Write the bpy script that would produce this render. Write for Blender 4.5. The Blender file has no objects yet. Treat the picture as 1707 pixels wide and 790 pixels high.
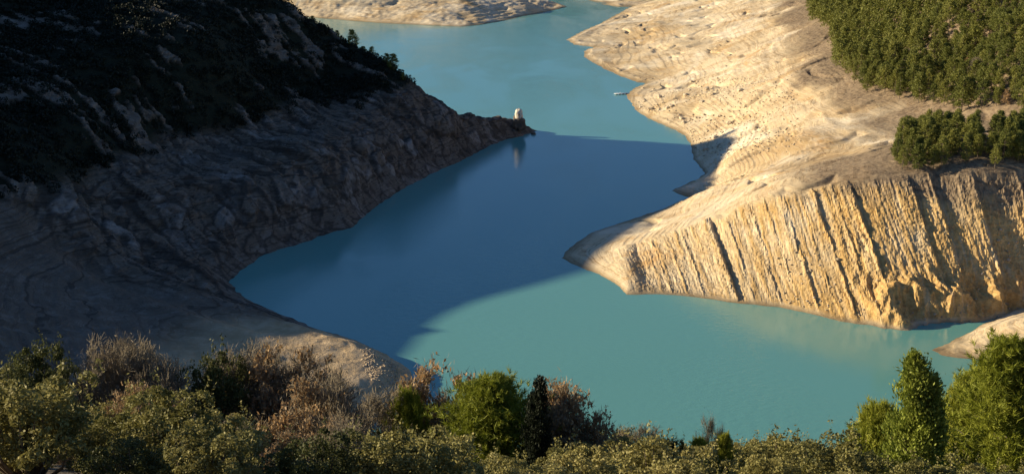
import bpy, math, random
import numpy as np
from mathutils import Vector
rng = np.random.default_rng(7); random.seed(7)
S = bpy.context.scene; COL = S.collection
R = math.radians

# ------------------------------------------------------------------ camera, sky, sun, exposure
CAM_H, FPX = 160.0, 2200.0                      # eye height over the water; focal length in pixels of a 1707 px wide picture
PITCH = math.atan(645 / FPX)
cam = bpy.data.cameras.new('camera'); cam.sensor_width = 36; cam.lens = FPX / 1707 * 36
cam.clip_start = 1; cam.clip_end = 20000
cam_o = bpy.data.objects.new('camera', cam); COL.objects.link(cam_o)
cam_o.location = (0, 0, CAM_H); cam_o.rotation_euler = (math.pi / 2 - PITCH, 0, 0)
S.camera = cam_o
SUN_EL, SUN_AZ = math.atan(1 / 3.35), R(8)       # low winter sun from the left, a little beyond the frame's plane
sunv = Vector((-math.cos(SUN_EL) * math.cos(SUN_AZ), math.cos(SUN_EL) * math.sin(SUN_AZ), math.sin(SUN_EL)))
w = bpy.data.worlds.new('World'); S.world = w; w.use_nodes = True
nt = w.node_tree; bg = nt.nodes['Background']
sky = nt.nodes.new('ShaderNodeTexSky'); sky.sky_type = 'NISHITA'; sky.sun_disc = False
sky.sun_elevation = SUN_EL; sky.sun_rotation = math.atan2(sunv.x, sunv.y)
sky.altitude = 2500; sky.air_density = 1.0; sky.dust_density = 0.0; sky.ozone_density = 4.0
nt.links.new(sky.outputs[0], bg.inputs[0]); bg.inputs[1].default_value = 0.08
sl = bpy.data.lights.new('sun', 'SUN'); sl.energy = 5.0; sl.angle = R(0.7); sl.color = (1, 0.825, 0.56)
so = bpy.data.objects.new('sun', sl); COL.objects.link(so); so.rotation_euler = sunv.to_track_quat('Z', 'Y').to_euler()
so.location = (-300, 0, 400)
S.view_settings.view_transform = 'Standard'; S.view_settings.look = 'None'
S.view_settings.exposure = 0.7; S.view_settings.gamma = 1.0
S.render.engine = 'CYCLES'

# ------------------------------------------------------------------ geometry helpers
CP, SP = math.cos(PITCH), math.sin(PITCH)
def un(px, py, z=0.0):
    """point of the place, at height z, seen at a pixel of the photograph (survey by elevation)"""
    dx = (px - 853.5) / FPX; dy = -(py - 395) / FPX
    d = (dx, CP + dy * SP, -SP + dy * CP); t = (z - CAM_H) / d[2]
    return (d[0] * t, d[1] * t)
def at_dist(px, py, y):
    dx = (px - 853.5) / FPX; dy = -(py - 395) / FPX
    d = (dx, CP + dy * SP, -SP + dy * CP); t = y / d[1]
    return (d[0] * t, y, CAM_H + d[2] * t)
def proj(x, y, z):
    z = z - CAM_H; dep = y * CP - z * SP; up = y * SP + z * CP
    return 853.5 + FPX * x / dep, 395 - FPX * up / dep

def hash2(ix, iy, seed=0):
    h = (ix.astype(np.int64) * 374761393 + iy.astype(np.int64) * 668265263 + seed * 1442695041) & 0xffffffff
    h = ((h ^ (h >> 13)) * 1274126177) & 0xffffffff
    h = (h ^ (h >> 16)) & 0xffffffff
    h = (h * 2246822519) & 0xffffffff
    return ((h ^ (h >> 15)) & 0xffffff) / float(0x1000000)
def noise(x, y, seed=0):
    ix = np.floor(x); iy = np.floor(y); fx = x - ix; fy = y - iy
    u = fx * fx * fx * (fx * (fx * 6 - 15) + 10); v = fy * fy * fy * (fy * (fy * 6 - 15) + 10)
    def g(a, b):
        t = hash2(ix + a, iy + b, seed) * 6.2831853
        return np.cos(t) * (fx - a) + np.sin(t) * (fy - b)
    return ((g(0, 0) * (1 - u) + g(1, 0) * u) * (1 - v) + (g(0, 1) * (1 - u) + g(1, 1) * u) * v) * 1.5
def fbm(x, y, o=4, seed=0, gain=0.5):
    s = 0; a = 1.0
    for i in range(o):
        s = s + a * noise(x, y, seed + i * 17); x = x * 2.03 + 3.1; y = y * 2.03 + 1.7; a *= gain
    return s
def ridged(x, y, o=4, seed=0):
    s = 0; a = 1.0
    for i in range(o):
        s = s + a * (1 - 2 * np.abs(noise(x, y, seed + i * 17))); x = x * 2.1 + 3.1; y = y * 2.1 + 1.7; a *= 0.5
    return s
def worley(x, y, seed=0):
    ix = np.floor(x); iy = np.floor(y); f1 = np.full(x.shape, 9.0); f2 = f1.copy(); cid = np.zeros(x.shape)
    for a in (-1, 0, 1):
        for b in (-1, 0, 1):
            cx = ix + a; cy = iy + b
            d = np.hypot(cx + hash2(cx, cy, seed) - x, cy + hash2(cx, cy, seed + 5) - y)
            m = d < f1
            f2 = np.where(m, f1, np.minimum(f2, d)); cid = np.where(m, hash2(cx, cy, seed + 9), cid); f1 = np.where(m, d, f1)
    return f1, f2, cid
def sstep(a, b, x):
    t = np.clip((x - a) / (b - a), 0, 1); return t * t * (3 - 2 * t)

class TPS:
    def __init__(s, pts, smooth=0.0):
        P = np.array(pts, float); s.c = P[:, :2] / 100; n = len(P)
        K = s.phi(np.hypot(*(s.c[:, None] - s.c[None]).transpose(2, 0, 1))) + np.eye(n) * smooth
        Q = np.c_[np.ones(n), s.c]
        A = np.block([[K, Q], [Q.T, np.zeros((3, 3))]])
        s.w = np.linalg.solve(A, np.r_[P[:, 2], 0, 0, 0])
    @staticmethod
    def phi(r): return np.where(r > 1e-9, r * r * np.log(np.maximum(r, 1e-9)), 0)
    def __call__(s, x, y):
        x = np.asarray(x, float); sh = x.shape; p = np.c_[x.ravel(), np.asarray(y, float).ravel()] / 100; out = np.empty(len(p))
        for i in range(0, len(p), 40000):
            q = p[i:i + 40000]
            r = np.hypot(q[:, 0:1] - s.c[None, :, 0], q[:, 1:2] - s.c[None, :, 1])
            out[i:i + 40000] = s.phi(r) @ s.w[:-3] + s.w[-3] + q @ s.w[-2:]
        return out.reshape(sh)
def sdist(x, y, poly):
    """signed distance to a closed polygon, positive inside"""
    sh = x.shape; px = x.ravel(); py = y.ravel(); d = np.full(px.shape, 1e18); ins = np.zeros(px.shape, bool)
    P = np.array(poly, float)
    for (ax, ay), (bx, by) in zip(P, np.roll(P, -1, 0)):
        ex, ey = bx - ax, by - ay; wx = px - ax; wy = py - ay
        t = np.clip((wx * ex + wy * ey) / (ex * ex + ey * ey + 1e-12), 0, 1)
        d = np.minimum(d, (wx - t * ex) ** 2 + (wy - t * ey) ** 2)
        if ay != by:
            c = (ay > py) != (by > py); ins ^= c & (px < ex * (py - ay) / (by - ay) + ax)
    d = np.sqrt(d); return np.where(ins, d, -d).reshape(sh)
def axis(*segs):
    """segs: (start, end, step at start, step at end) chained"""
    out = []
    for a, b, s0, s1 in segs:
        t = a
        while t < b:
            out.append(t); t += s0 + (s1 - s0) * (t - a) / (b - a)
    out.append(segs[-1][1]); return np.array(out)
def link(o, parent=None):
    COL.objects.link(o)
    if parent is not None: o.parent = parent
    return o
def mesh_np(name, V, F, mat=None, smooth=False, attr=None):
    me = bpy.data.meshes.new(name); V = np.ascontiguousarray(V, dtype=np.float32); F = np.ascontiguousarray(F, dtype=np.int32)
    k = F.shape[1]; n = len(F)
    me.vertices.add(len(V)); me.vertices.foreach_set('co', V.ravel())
    me.loops.add(n * k); me.loops.foreach_set('vertex_index', F.ravel())
    me.polygons.add(n); me.polygons.foreach_set('loop_start', np.arange(n, dtype=np.int32) * k)
    if smooth: me.polygons.foreach_set('use_smooth', np.ones(n, bool))
    me.update(calc_edges=True)
    if mat: me.materials.append(mat)
    for a, v in (attr or {}).items():
        at = me.attributes.new(a, 'FLOAT', 'POINT'); at.data.foreach_set('value', np.ascontiguousarray(v, dtype=np.float32).ravel())
    return me
def grid_mesh(name, X, Y, Z, mat, attr=None):
    r, c = X.shape; i = np.arange(r * c).reshape(r, c)
    F = np.stack([i[:-1, :-1], i[:-1, 1:], i[1:, 1:], i[1:, :-1]], -1).reshape(-1, 4)
    return mesh_np(name, np.stack([X, Y, Z], -1).reshape(-1, 3), F, mat, True, attr)
def flat_where(me, mask):
    """crisp facets on broken rock"""
    me.polygons.foreach_set('use_smooth', np.ascontiguousarray(~mask[:-1, :-1].ravel())); me.update(); return me
def obj(name, me, parent=None, label=None, cat=None, group=None, kind=None):
    o = link(bpy.data.objects.new(name, me), parent)
    if label: o['label'] = label
    if cat: o['category'] = cat
    if group: o['group'] = group
    if kind: o['kind'] = kind
    return o
def normals(X, Y, Z):
    Px = np.stack([np.gradient(a, axis=1) for a in (X, Y, Z)], -1); Py = np.stack([np.gradient(a, axis=0) for a in (X, Y, Z)], -1)
    N = np.cross(Px, Py); return N / np.maximum(np.linalg.norm(N, axis=-1, keepdims=True), 1e-9)

# ------------------------------------------------------------------ materials
def mat_new(name):
    m = bpy.data.materials.new(name); m.use_nodes = True; t = m.node_tree
    return m, t, t.nodes['Principled BSDF']
class NB:
    """small node builder"""
    def __init__(s, t): s.t = t
    def n(s, typ, ins=None, **kw):
        nd = s.t.nodes.new(typ)
        for k, v in kw.items(): setattr(nd, k, v)
        for k, v in (ins or {}).items():
            if hasattr(v, 'is_output') or isinstance(v, bpy.types.NodeSocket): s.t.links.new(v, nd.inputs[k])
            else: nd.inputs[k].default_value = v
        return nd
    def noise(s, vec, scale, detail=6, rough=0.6, dist=0.0):
        return s.n('ShaderNodeTexNoise', {'Vector': vec, 'Scale': scale, 'Detail': detail, 'Roughness': rough, 'Distortion': dist}).outputs[0]
    def ramp(s, fac, stops, interp='LINEAR'):
        nd = s.n('ShaderNodeValToRGB', {'Fac': fac}); r = nd.color_ramp; r.interpolation = interp
        while len(r.elements) < len(stops): r.elements.new(0.5)
        for e, (p, c) in zip(r.elements, stops):
            e.position = p; e.color = (c, c, c, 1) if isinstance(c, (int, float)) else (*c, 1)
        return nd.outputs[0]
    def mix(s, f, a, b, blend='MIX'):
        nd = s.n('ShaderNodeMix', data_type='RGBA', blend_type=blend)
        for i, v in ((0, f), (6, a), (7, b)):
            if isinstance(v, bpy.types.NodeSocket): s.t.links.new(v, nd.inputs[i])
            else: nd.inputs[i].default_value = (*v, 1) if isinstance(v, tuple) else v
        return nd.outputs[2]
    def math(s, op, a, b=0.0, clamp=False):
        nd = s.n('ShaderNodeMath', operation=op, use_clamp=clamp)
        for i, v in ((0, a), (1, b)):
            if isinstance(v, bpy.types.NodeSocket): s.t.links.new(v, nd.inputs[i])
            else: nd.inputs[i].default_value = v
        return nd.outputs[0]
    def attr(s, name): return s.n('ShaderNodeAttribute', attribute_name=name).outputs['Fac']
    def pos(s): return s.n('ShaderNodeNewGeometry').outputs['Position']
    def scalev(s, v, sc): return s.n('ShaderNodeMapping', {'Vector': v, 'Scale': sc}).outputs[0]
    def bump(s, h, strength, dist, nrm=None):
        d = {'Height': h, 'Strength': strength, 'Distance': dist}
        if nrm is not None: d['Normal'] = nrm
        return s.n('ShaderNodeBump', d).outputs[0]

def sand_mat():
    m, t, b = mat_new('dry_reservoir_bank'); q = NB(t); p = q.pos()
    big = q.noise(p, 0.013, 5, 0.6, 0.6); mid = q.noise(p, 0.09, 6, 0.65); fine = q.noise(p, 1.1, 5, 0.7)
    warped = q.n('ShaderNodeVectorMath', {0: p, 1: (0, 0, 0)}, operation='ADD')
    z = q.n('ShaderNodeSeparateXYZ', {0: p}).outputs[2]
    zz = q.math('ADD', z, q.math('MULTIPLY', q.noise(p, 0.03, 4), 5.0))
    band = q.n('ShaderNodeTexNoise', {'W': q.math('MULTIPLY', zz, 1.3), 'Scale': 1.0, 'Detail': 3.0, 'Roughness': 0.7}, noise_dimensions='1D').outputs[0]
    c = q.ramp(big, [(0.3, (0.50, 0.345, 0.165)), (0.45, (0.63, 0.50, 0.31)), (0.58, (0.71, 0.59, 0.40)), (0.7, (0.52, 0.335, 0.14))])
    c = q.mix(q.ramp(band, [(0.36, 0.5), (0.46, 0.0)]), c, (0.46, 0.32, 0.18))
    c = q.mix(q.ramp(band, [(0.56, 0.0), (0.66, 0.5)]), c, (0.70, 0.57, 0.37))
    c = q.mix(q.ramp(mid, [(0.52, 0.0), (0.68, 0.55)]), c, (0.45, 0.31, 0.17))
    c = q.mix(q.ramp(q.noise(p, 0.35, 6, 0.75), [(0.6, 0.0), (0.72, 0.6)]), c, (0.68, 0.56, 0.37))
    zl = q.math('ADD', z, q.math('MULTIPLY', q.noise(p, 0.008, 2), 7.0))
    ln = q.n('ShaderNodeTexNoise', {'W': q.math('MULTIPLY', zl, 0.75), 'Scale': 1.0, 'Detail': 4.0, 'Roughness': 0.8}, noise_dimensions='1D').outputs[0]
    lnf = q.math('MULTIPLY', q.ramp(q.math('ABSOLUTE', q.math('SUBTRACT', ln, 0.5)), [(0.0, 1.0), (0.022, 0.0)]), q.ramp(q.noise(p, 0.045, 5, .7), [(0.44, 0.0), (0.56, 1.0)]))
    c = q.mix(q.math('MULTIPLY', lnf, 0.8), c, (0.24, 0.15, 0.075))
    c = q.mix(q.ramp(q.noise(p, 0.021, 5, .65, .5), [(0.52, 0.0), (0.64, 0.75)]), c, (0.80, 0.71, 0.54))
    c = q.mix(q.ramp(q.noise(q.scalev(p, (1, 1, 1.001)), 0.03, 5, .7, .9), [(0.30, 0.8), (0.42, 0.0)]), c, (0.50, 0.29, 0.11))
    # rock ribs and dry scrub soil near the old full-pool line
    rib = q.attr('rib'); c = q.mix(q.math('MULTIPLY', rib, 0.95), c, q.ramp(q.noise(p, 0.6, 6, .75), [(0.35, (0.36, 0.21, 0.075)), (0.5, (0.54, 0.345, 0.125)), (0.65, (0.68, 0.47, 0.20))]))
    c = q.mix(q.attr('pale'), c, (0.70, 0.54, 0.30))
    soil = q.ramp(q.noise(p, 0.5, 6, 0.75), [(0.35, (0.10, 0.075, 0.05)), (0.5, (0.24, 0.18, 0.12)), (0.68, (0.38, 0.29, 0.18))])
    c = q.mix(q.attr('soil'), c, soil)
    c = q.mix(q.ramp(q.noise(q.scalev(p, (0.5, 0.5, 1.4)), 0.28, 7, 0.8), [(0.34, 0.5), (0.46, 0.0)]), c, (0.26, 0.17, 0.085))
    wet = q.ramp(z, [(0.0, 0.0), (1.0, 0.0)])
    wetf = q.math('SUBTRACT', 1.0, q.math('MULTIPLY', z, 0.8), True)
    c = q.mix(q.math('MULTIPLY', wetf, 0.75), c, (0.19, 0.135, 0.07))
    t.links.new(c, b.inputs['Base Color']); b.inputs['Roughness'].default_value = 0.95; b.inputs['Specular IOR Level'].default_value = 0.15
    h = q.math('ADD', q.math('MULTIPLY', fine, 0.5), q.math('ADD', q.math('MULTIPLY', band, 1.2), q.noise(p, 0.4, 6, 0.7)))
    t.links.new(q.bump(h, 0.45, 0.6), b.inputs['Normal'])
    return m
def rock_mat():
    m, t, b = mat_new('grey_limestone_slope'); q = NB(t); p = q.pos()
    big = q.noise(p, 0.025, 5, 0.6, 0.5); mid = q.noise(p, 0.16, 6, 0.7); z = q.n('ShaderNodeSeparateXYZ', {0: p}).outputs[2]
    zz = q.math('ADD', z, q.math('MULTIPLY', q.noise(p, 0.03, 4), 6.0))
    band = q.n('ShaderNodeTexNoise', {'W': q.math('MULTIPLY', zz, 1.2), 'Scale': 1.0, 'Detail': 3.0, 'Roughness': 0.7}, noise_dimensions='1D').outputs[0]
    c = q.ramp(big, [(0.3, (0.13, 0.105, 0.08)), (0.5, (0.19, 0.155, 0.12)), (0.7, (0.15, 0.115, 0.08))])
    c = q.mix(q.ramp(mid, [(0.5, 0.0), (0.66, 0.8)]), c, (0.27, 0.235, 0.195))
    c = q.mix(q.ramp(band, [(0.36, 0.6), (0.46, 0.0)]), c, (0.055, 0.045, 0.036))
    zl = q.math('ADD', z, q.math('MULTIPLY', q.noise(p, 0.008, 2), 5.0))
    ln = q.n('ShaderNodeTexNoise', {'W': q.math('MULTIPLY', zl, 0.9), 'Scale': 1.0, 'Detail': 4.0, 'Roughness': 0.8}, noise_dimensions='1D').outputs[0]
    lnf = q.math('MULTIPLY', q.ramp(q.math('ABSOLUTE', q.math('SUBTRACT', ln, 0.5)), [(0.0, 1.0), (0.03, 0.0)]), q.ramp(q.noise(p, 0.06, 4, .7), [(0.4, 0.2), (0.55, 1.0)]))
    c = q.mix(q.math('MULTIPLY', q.math('MULTIPLY', lnf, q.attr('terr')), 0.45), c, (0.05, 0.04, 0.032))
    c = q.mix(q.attr('pale'), c, q.ramp(mid, [(0.4, (0.15, 0.13, 0.11)), (0.6, (0.33, 0.30, 0.265))]))
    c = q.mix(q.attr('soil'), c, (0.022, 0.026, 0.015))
    c = q.mix(q.attr('lit_sand'), c, q.ramp(mid, [(0.35, (0.50, 0.36, 0.20)), (0.6, (0.66, 0.51, 0.32))]))  # tan ground of the point, with extra sunlight put into its colour
    c = q.mix(q.attr('gap'), c, (0.035, 0.03, 0.026))  # crevice shade put into the rock colour
    t.links.new(c, b.inputs['Base Color']); b.inputs['Roughness'].default_value = 0.95; b.inputs['Specular IOR Level'].default_value = 0.15
    h = q.math('ADD', q.noise(p, 0.5, 7, 0.7), q.math('MULTIPLY', band, 0.6))
    t.links.new(q.bump(h, 0.9, 1.2), b.inputs['Normal'])
    return m
def soil_mat():
    m, t, b = mat_new('hillside_soil'); q = NB(t); p = q.pos()
    c = q.ramp(q.noise(p, 0.8, 6, 0.7), [(0.35, (0.06, 0.05, 0.03)), (0.6, (0.17, 0.13, 0.08)), (0.75, (0.25, 0.2, 0.12))])
    t.links.new(c, b.inputs['Base Color']); b.inputs['Roughness'].default_value = 0.95
    t.links.new(q.bump(q.noise(p, 3, 5), 0.8, 0.2), b.inputs['Normal']); return m
def water_mat():
    m, t, b = mat_new('turquoise_water'); q = NB(t); p = q.pos()
    c = q.ramp(q.noise(p, 0.006, 3, 0.5, 0.4), [(0.3, (0.13, 0.35, 0.32)), (0.7, (0.145, 0.375, 0.34))])
    t.links.new(c, b.inputs['Base Color']); b.inputs['Roughness'].default_value = 0.10; b.inputs['IOR'].default_value = 1.42
    h = q.math('ADD', q.noise(q.scalev(p, (0.6, 1.0, 1)), 0.55, 3, 0.6), q.math('MULTIPLY', q.noise(p, 2.2, 2, 0.6), 0.35))
    wind = q.ramp(q.noise(q.scalev(p, (1, .45, 1)), 0.02, 4, .6, .8), [(0.38, 0.10), (0.62, 0.36)])
    bn = q.n('ShaderNodeBump', {'Height': h, 'Strength': wind, 'Distance': 0.3}).outputs[0]
    t.links.new(bn, b.inputs['Normal']); return m
SAND, ROCK, SOIL, WATER = sand_mat(), rock_mat(), soil_mat(), water_mat()

# ------------------------------------------------------------------ water and lake bed
def plane(name, x0, x1, y0, y1, z, mat):
    return obj(name, mesh_np(name, [(x0, y0, z), (x1, y0, z), (x1, y1, z), (x0, y1, z)], [(0, 1, 2, 3)], mat), kind='structure')
plane('reservoir_water', -9000, 9000, -3000, 16000, 0.0, WATER)
plane('lake_bed', -9000, 9000, -3000, 16000, -9.0, SOIL)

# ------------------------------------------------------------------ left headland
SH_L = [un(*p) for p in [(884,222),(870,227),(845,233),(820,241),(800,252),(765,270),(730,285),(690,305),(660,322),(625,345),(602,364),(590,378),(560,386),(530,395),(505,405),(470,415),(440,425),(418,440),(400,452),(384,466),(390,480),(405,494),(430,507),(460,520),(490,532),(520,545),(550,555),(580,563),(610,574),(640,588),(665,604),(684,618),(692,636),(680,662),(640,690)]]
BACK_L = [(15, 770), (0, 778), (-30, 785), (-65, 796), (-125, 825), (-250, 870), (-700, 890)]
POLY_L = SH_L + [(-42, 345), (-55, 320), (-62, 300), (-70, 280), (-700, 280)] + BACK_L[::-1]
def pz(l): return [(*un(a, b, z), z) for a, b, z in l]
CTRL_L = [(x, y, 0) for x, y in SH_L + BACK_L[:-1]]
CTRL_L += pz([(872,203,6),(840,199,10),(800,196,14),(770,190,18),(735,179,25),(712,165,30),(690,150,36)])
CTRL_L += pz([(560,158,36),(500,175,36),(420,198,36),(330,220,36),(250,243,36),(160,275,36),(100,322,36),(0,345,36)])
CTRL_L += [at_dist(*p) for p in [(640,106,724),(600,84,736),(560,64,744),(520,44,750),(480,26,754),(440,8,756),(400,-14,758)]]
CTRL_L += pz([(0,200,55),(100,190,55),(200,140,60),(350,100,64),(480,85,57),(560,110,47),(620,130,42)])
CTRL_L += [(-234,602,76),(-240,640,84),(-243,690,95),(-200,738,84),(-200,785,54),(-165,782,48),(-136,778,40),(-116,774,33),(-97,768,27),(-75,758,20),(-50,745,13),(-25,752,8),(-238,557,71),(-236,520,69),(-212,520,63),(-236,480,64),(-235,437,60),(-235,412,57),(-235,385,58),(-235,350,58),(-235,310,52),(-300,602,111),(-300,640,115),(-300,690,124),(-300,560,104),(-300,520,92),(-300,740,117),(-300,480,78),(-300,430,66),(-235,280,40)]
CTRL_L += [(-420,300,22),(-420,450,40),(-420,600,75),(-420,750,70),(-600,400,20),(-600,600,30),(-600,800,10)]
CTRL_L += pz([(600,300,12),(700,250,11),(780,225,9),(640,230,22),(560,270,23),(560,330,11),(450,330,18),(480,380,7),(350,350,18),(400,400,8),(300,400,12),(250,330,25),(150,360,24),
              (60,400,25),(200,430,14),(330,450,7),(0,450,23),(100,480,17),(250,500,11.5),(350,510,8.5),(400,520,6),(0,520,22),(150,550,16),(300,560,11),(420,555,9),(500,553,8.5),(540,560,8),(580,570,7),(615,583,6),(645,598,5),(668,613,3.2),(500,600,8),(560,605,7),(610,612,5.8),(645,622,4.6),(500,650,7.5),(560,650,6.2),(620,650,4.8),(660,640,3.6)])
tps_L = TPS(CTRL_L, 0.002)
def left_land(x, y):
    s = sdist(x, y, POLY_L) + 0.9 * fbm(x * 0.16, y * 0.16, 3, 4)
    z = tps_L(x, y)
    zn = np.maximum(z, np.clip(0.35 * s, 0, 1.5))
    k = sstep(0, 14, s); z = np.where(s > 0, zn * k + (1 - k) * np.minimum(s * 0.6, zn), s * 0.5)
    return np.maximum(z, -8), s
gx = axis((-620, -260, 14, 3), (-260, -235, 2, 0.9), (-235, 30, 0.62, 0.62)); gy = axis((280, 340, 4, 1.4), (340, 420, .75, .75), (420, 780, 0.75, 0.9), (780, 900, 2, 4))
X, Y = np.meshgrid(gx, gy); Z, SD = left_land(X, Y)
def left_detail(X, Y, Z, SD):
    N = normals(X, Y, Z); steep = 1 - N[..., 2]
    low = 1 - sstep(32, 40, Z + 3 * fbm(X * .03, Y * .03, 3, 8)); land = sstep(0, 4, SD)
    terr = sstep(455, 425, Y + 0.35 * (X + 110)) * low                           # gentle layered shore, lower left
    crag = low * (1 - terr)
    sc = 0.47 * X + 0.88 * Y                                                     # along the shore
    wob = 5 * fbm(X * .04, Y * .04, 3, 31)
    rg = ridged((sc + wob) * 0.055, Z * 0.03 + wob * .03, 4, 3)                  # buttresses running down the face
    f1, f2, cid = worley((sc + wob - 0.5 * Z) * 0.11, (Z * 1.25 + 0.25 * sc) * 0.085, 12)
    g1, g2, gid = worley((sc + wob) * 0.30, (Z * 1.3 + wob) * 0.24, 22)
    D = crag * (1.7 * (rg - 0.6) + 3.4 * (cid - 0.45) * sstep(0.0, 0.16, f2 - f1) + 1.7 * (gid - .5) * sstep(0, .2, g2 - g1) + 0.9 * fbm(X * .2, Y * .2, 4, 40))
    step = (Z + 2.0 * fbm(X * .014, Y * .014, 2, 55)) / 1.25
    l1 = (Y - 470) + 0.62 * (X + 150); l2 = (Y - 440) + 0.62 * (X + 150)           # two low spurs running down to the water
    D += low * land * sstep(-60, -90, X) * (2.2 * np.exp(-(l1 / 7) ** 2) - 1.6 * np.exp(-((l1 - 12) / 7) ** 2) + 2.0 * np.exp(-(l2 / 7) ** 2) - 1.5 * np.exp(-((l2 - 12) / 7) ** 2))
    D += terr * (0.42 * (np.where(step % 1 < .8, step % 1, (1 - step % 1) * 4) - .4) + 0.5 * fbm(X * .1, Y * .1, 4, 60))
    up = 1 - low
    out = sstep(0.36, 0.5, fbm(X * .026 + 3, Y * .026, 4, 77) + 0.7 * fbm(sc * .16, Z * .06, 4, 78))
    D += up * (2.6 * fbm(X * .03, Y * .03, 4, 70) * sstep(0, 30, 110 - Z) + out * (.5 + 1.0 * ridged(sc * .2, Z * .07, 4, 71) + .9 * fbm(X * .4, Y * .4, 3, 73) + 2.2 * (gid - .5) * sstep(0, .2, g2 - g1) + 1.5 * (cid - .5)))
    D *= land * (0.35 + 0.65 * sstep(0, 12, SD)) * sstep(-238, -215, X)
    # keep the crest line where it was measured
    crest = sstep(3, 14, SD)
    Nh = N * np.array([1, 1, 0.8])
    P = np.stack([X, Y, Z], -1) + Nh * (D * (0.4 + 0.6 * crest))[..., None]
    gap = crag * np.clip((1 - sstep(0.0, 0.13, f2 - f1)) * 0.9 + .7 * (1 - sstep(0, .1, g2 - g1)) + .5 * (gid < .2), 0, .75)  # cracks between slabs darkened by colour, standing in for crevice shade
    pale = crag * (1.0 * sstep(.45, .85, cid) * sstep(-.2, .3, fbm(X * .05, Y * .05, 3, 90))) + up * out * 0.28  # some slabs paled by colour so their form reads in the shade
    lit_sand = sstep(-120, -84, X - (Y - 400) * 0.3) * sstep(440, 415, Y) * terr  # tan ground, paled and spread so the point looks more sunlit
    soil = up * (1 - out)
    return P, dict(gap=gap, pale=pale, lit_sand=lit_sand * 0.9, soil=soil, terr=terr), out, up
P, AT, OUT_L, UP_L = left_detail(X, Y, Z, SD)
LEFT = (X, Y, P[..., 2], OUT_L, UP_L, SD)
obj('headland_terrain', flat_where(grid_mesh('headland_terrain', P[..., 0], P[..., 1], P[..., 2], ROCK, AT), AT['lit_sand'] < .3), kind='structure')

# ------------------------------------------------------------------ right bank
SH_R = [un(*p) for p in [(1075,1),(1050,13),(1000,40),(970,53),(944,67),(958,75),(992,79),(975,84),(973,95),(1000,111),(1030,126),(1062,137),(1078,139),(1060,146),(1044,159),(1060,184),(1080,197),(1110,210),(1140,225),(1151,240),(1156,265),(1176,290),(1164,298),(1119,318),(1140,327),(1152,330),(1100,350),(1040,370),(985,388),(948,415),(936,430),(960,443),(1000,458),(1030,475),(1045,491),(1100,490),(1160,495),(1225,505),(1300,512),(1370,527),(1400,535),(1440,540),(1500,549),(1560,543),(1610,541),(1660,532),(1707,522)]]
POLY_R = SH_R + [(230, 437), (300, 432), (900, 430), (900, 1900), (120, 1900), (112, 1560)]
CTRL_R = [(x, y, 0) for x, y in SH_R] + [(112, 1560, 0), (122, 1850, 0)]
CTRL_R += pz([(1345,10,40),(1350,35,40),(1385,65,40),(1388,112,40),(1432,148,40),(1500,168,40),(1600,192,42),(1707,200,45)])
CTRL_R += pz([(1490,292,40),(1560,290,41),(1640,290,42),(1707,285,43),(1480,250,40),(1560,235,42),(1650,235,45)])
CTRL_R += pz([(1060,405,7),(1120,382,13),(1180,360,19),(1240,340,25),(1300,322,31),(1360,306,35),(1420,297,38)])
CTRL_R += pz([(1030,440,4),(1080,465,4.5),(1120,450,8)])
CTRL_R += pz([(1000,420,2.5),(1060,380,4.5),(1120,362,8.5),(1200,330,16),(1180,315,8),(1230,300,15),(1300,285,26),(1400,262,34),(1230,250,13),(1300,210,21),(1380,190,31),(1200,210,8),(1120,180,6),(1180,160,13),(1250,140,22),(1320,120,33),
              (1130,140,5),(1100,110,6),(1180,100,14),(1260,80,24),(1330,70,36),(1050,90,3.5),(1020,60,3),(1060,40,6),(1120,40,12),(1200,40,20),(1280,30,31),(1100,10,9),(1180,5,18),(1260,5,28)])
CTRL_R += pz([(1707,110,64),(1600,100,57),(1500,90,50),(1430,80,46),(1600,30,75),(1500,10,68),(1420,10,54),(1700,20,82)])
CTRL_R += [(225,500,43),(260,436,0),(270,500,44),(330,500,50)]
CTRL_R += [(320,530,56),(330,560,70),(350,700,105),(420,900,115),(500,480,70),(600,700,130),(600,1100,120),(350,1200,85),(300,1500,70),(250,1800,55),(600,1700,110),(880,500,90),(880,1000,150),(880,1800,120)]
tps_R = TPS(CTRL_R, 0.002)
_f = [un(*p) for p in [(1045,491),(1100,490),(1160,495),(1225,505),(1300,512),(1370,527),(1440,540),(1500,549),(1560,543),(1610,541),(1660,532),(1707,522)]] + [(230, 437), (300, 432), (900, 430)]
SHORE_F = ([p[0] for p in _f], [p[1] for p in _f])                              # foot of the striped face
_r = pz([(1060,405,7),(1120,382,13),(1180,360,19),(1240,340,25),(1300,322,31),(1360,306,35),(1420,297,38),(1490,292,40),(1560,290,41),(1640,290,42),(1707,285,43)]) + [(270, 500, 44), (330, 500, 50), (900, 520, 90)]
RIM_Y = ([p[0] for p in _r], [p[1] for p in _r]); RIM_Z = ([p[0] for p in _r], [p[2] for p in _r])   # its upper edge
def right_land(x, y):
    s = sdist(x, y, POLY_R) + 0.8 * fbm(x * 0.15, y * 0.15, 3, 104) * np.clip(y / 700, .6, 2) + 2.2 * (ridged(x * .07, y * .04, 2, 106) - .5) * sstep(112, 126, x) * sstep(470, 455, y)
    z = tps_R(x, y)
    ys = np.interp(x, *SHORE_F); yt = np.interp(x, *RIM_Y); zt = np.interp(x, *RIM_Z); t = np.clip((y - ys) / (yt - ys), 0, 1)
    k = sstep(40, 52, x) * sstep(1.04, .97, (y - ys) / (yt - ys)); z = z * (1 - k) + k * zt * (t * .9 + .1 * t * t)
    zn = np.maximum(z, np.clip(0.22 * s, 0, 1.5))
    k = sstep(0, 9, s); z = np.where(s > 0, zn * k + (1 - k) * np.minimum(s * 0.7, zn), s * 0.5)
    return np.maximum(z, -8), s
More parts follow.
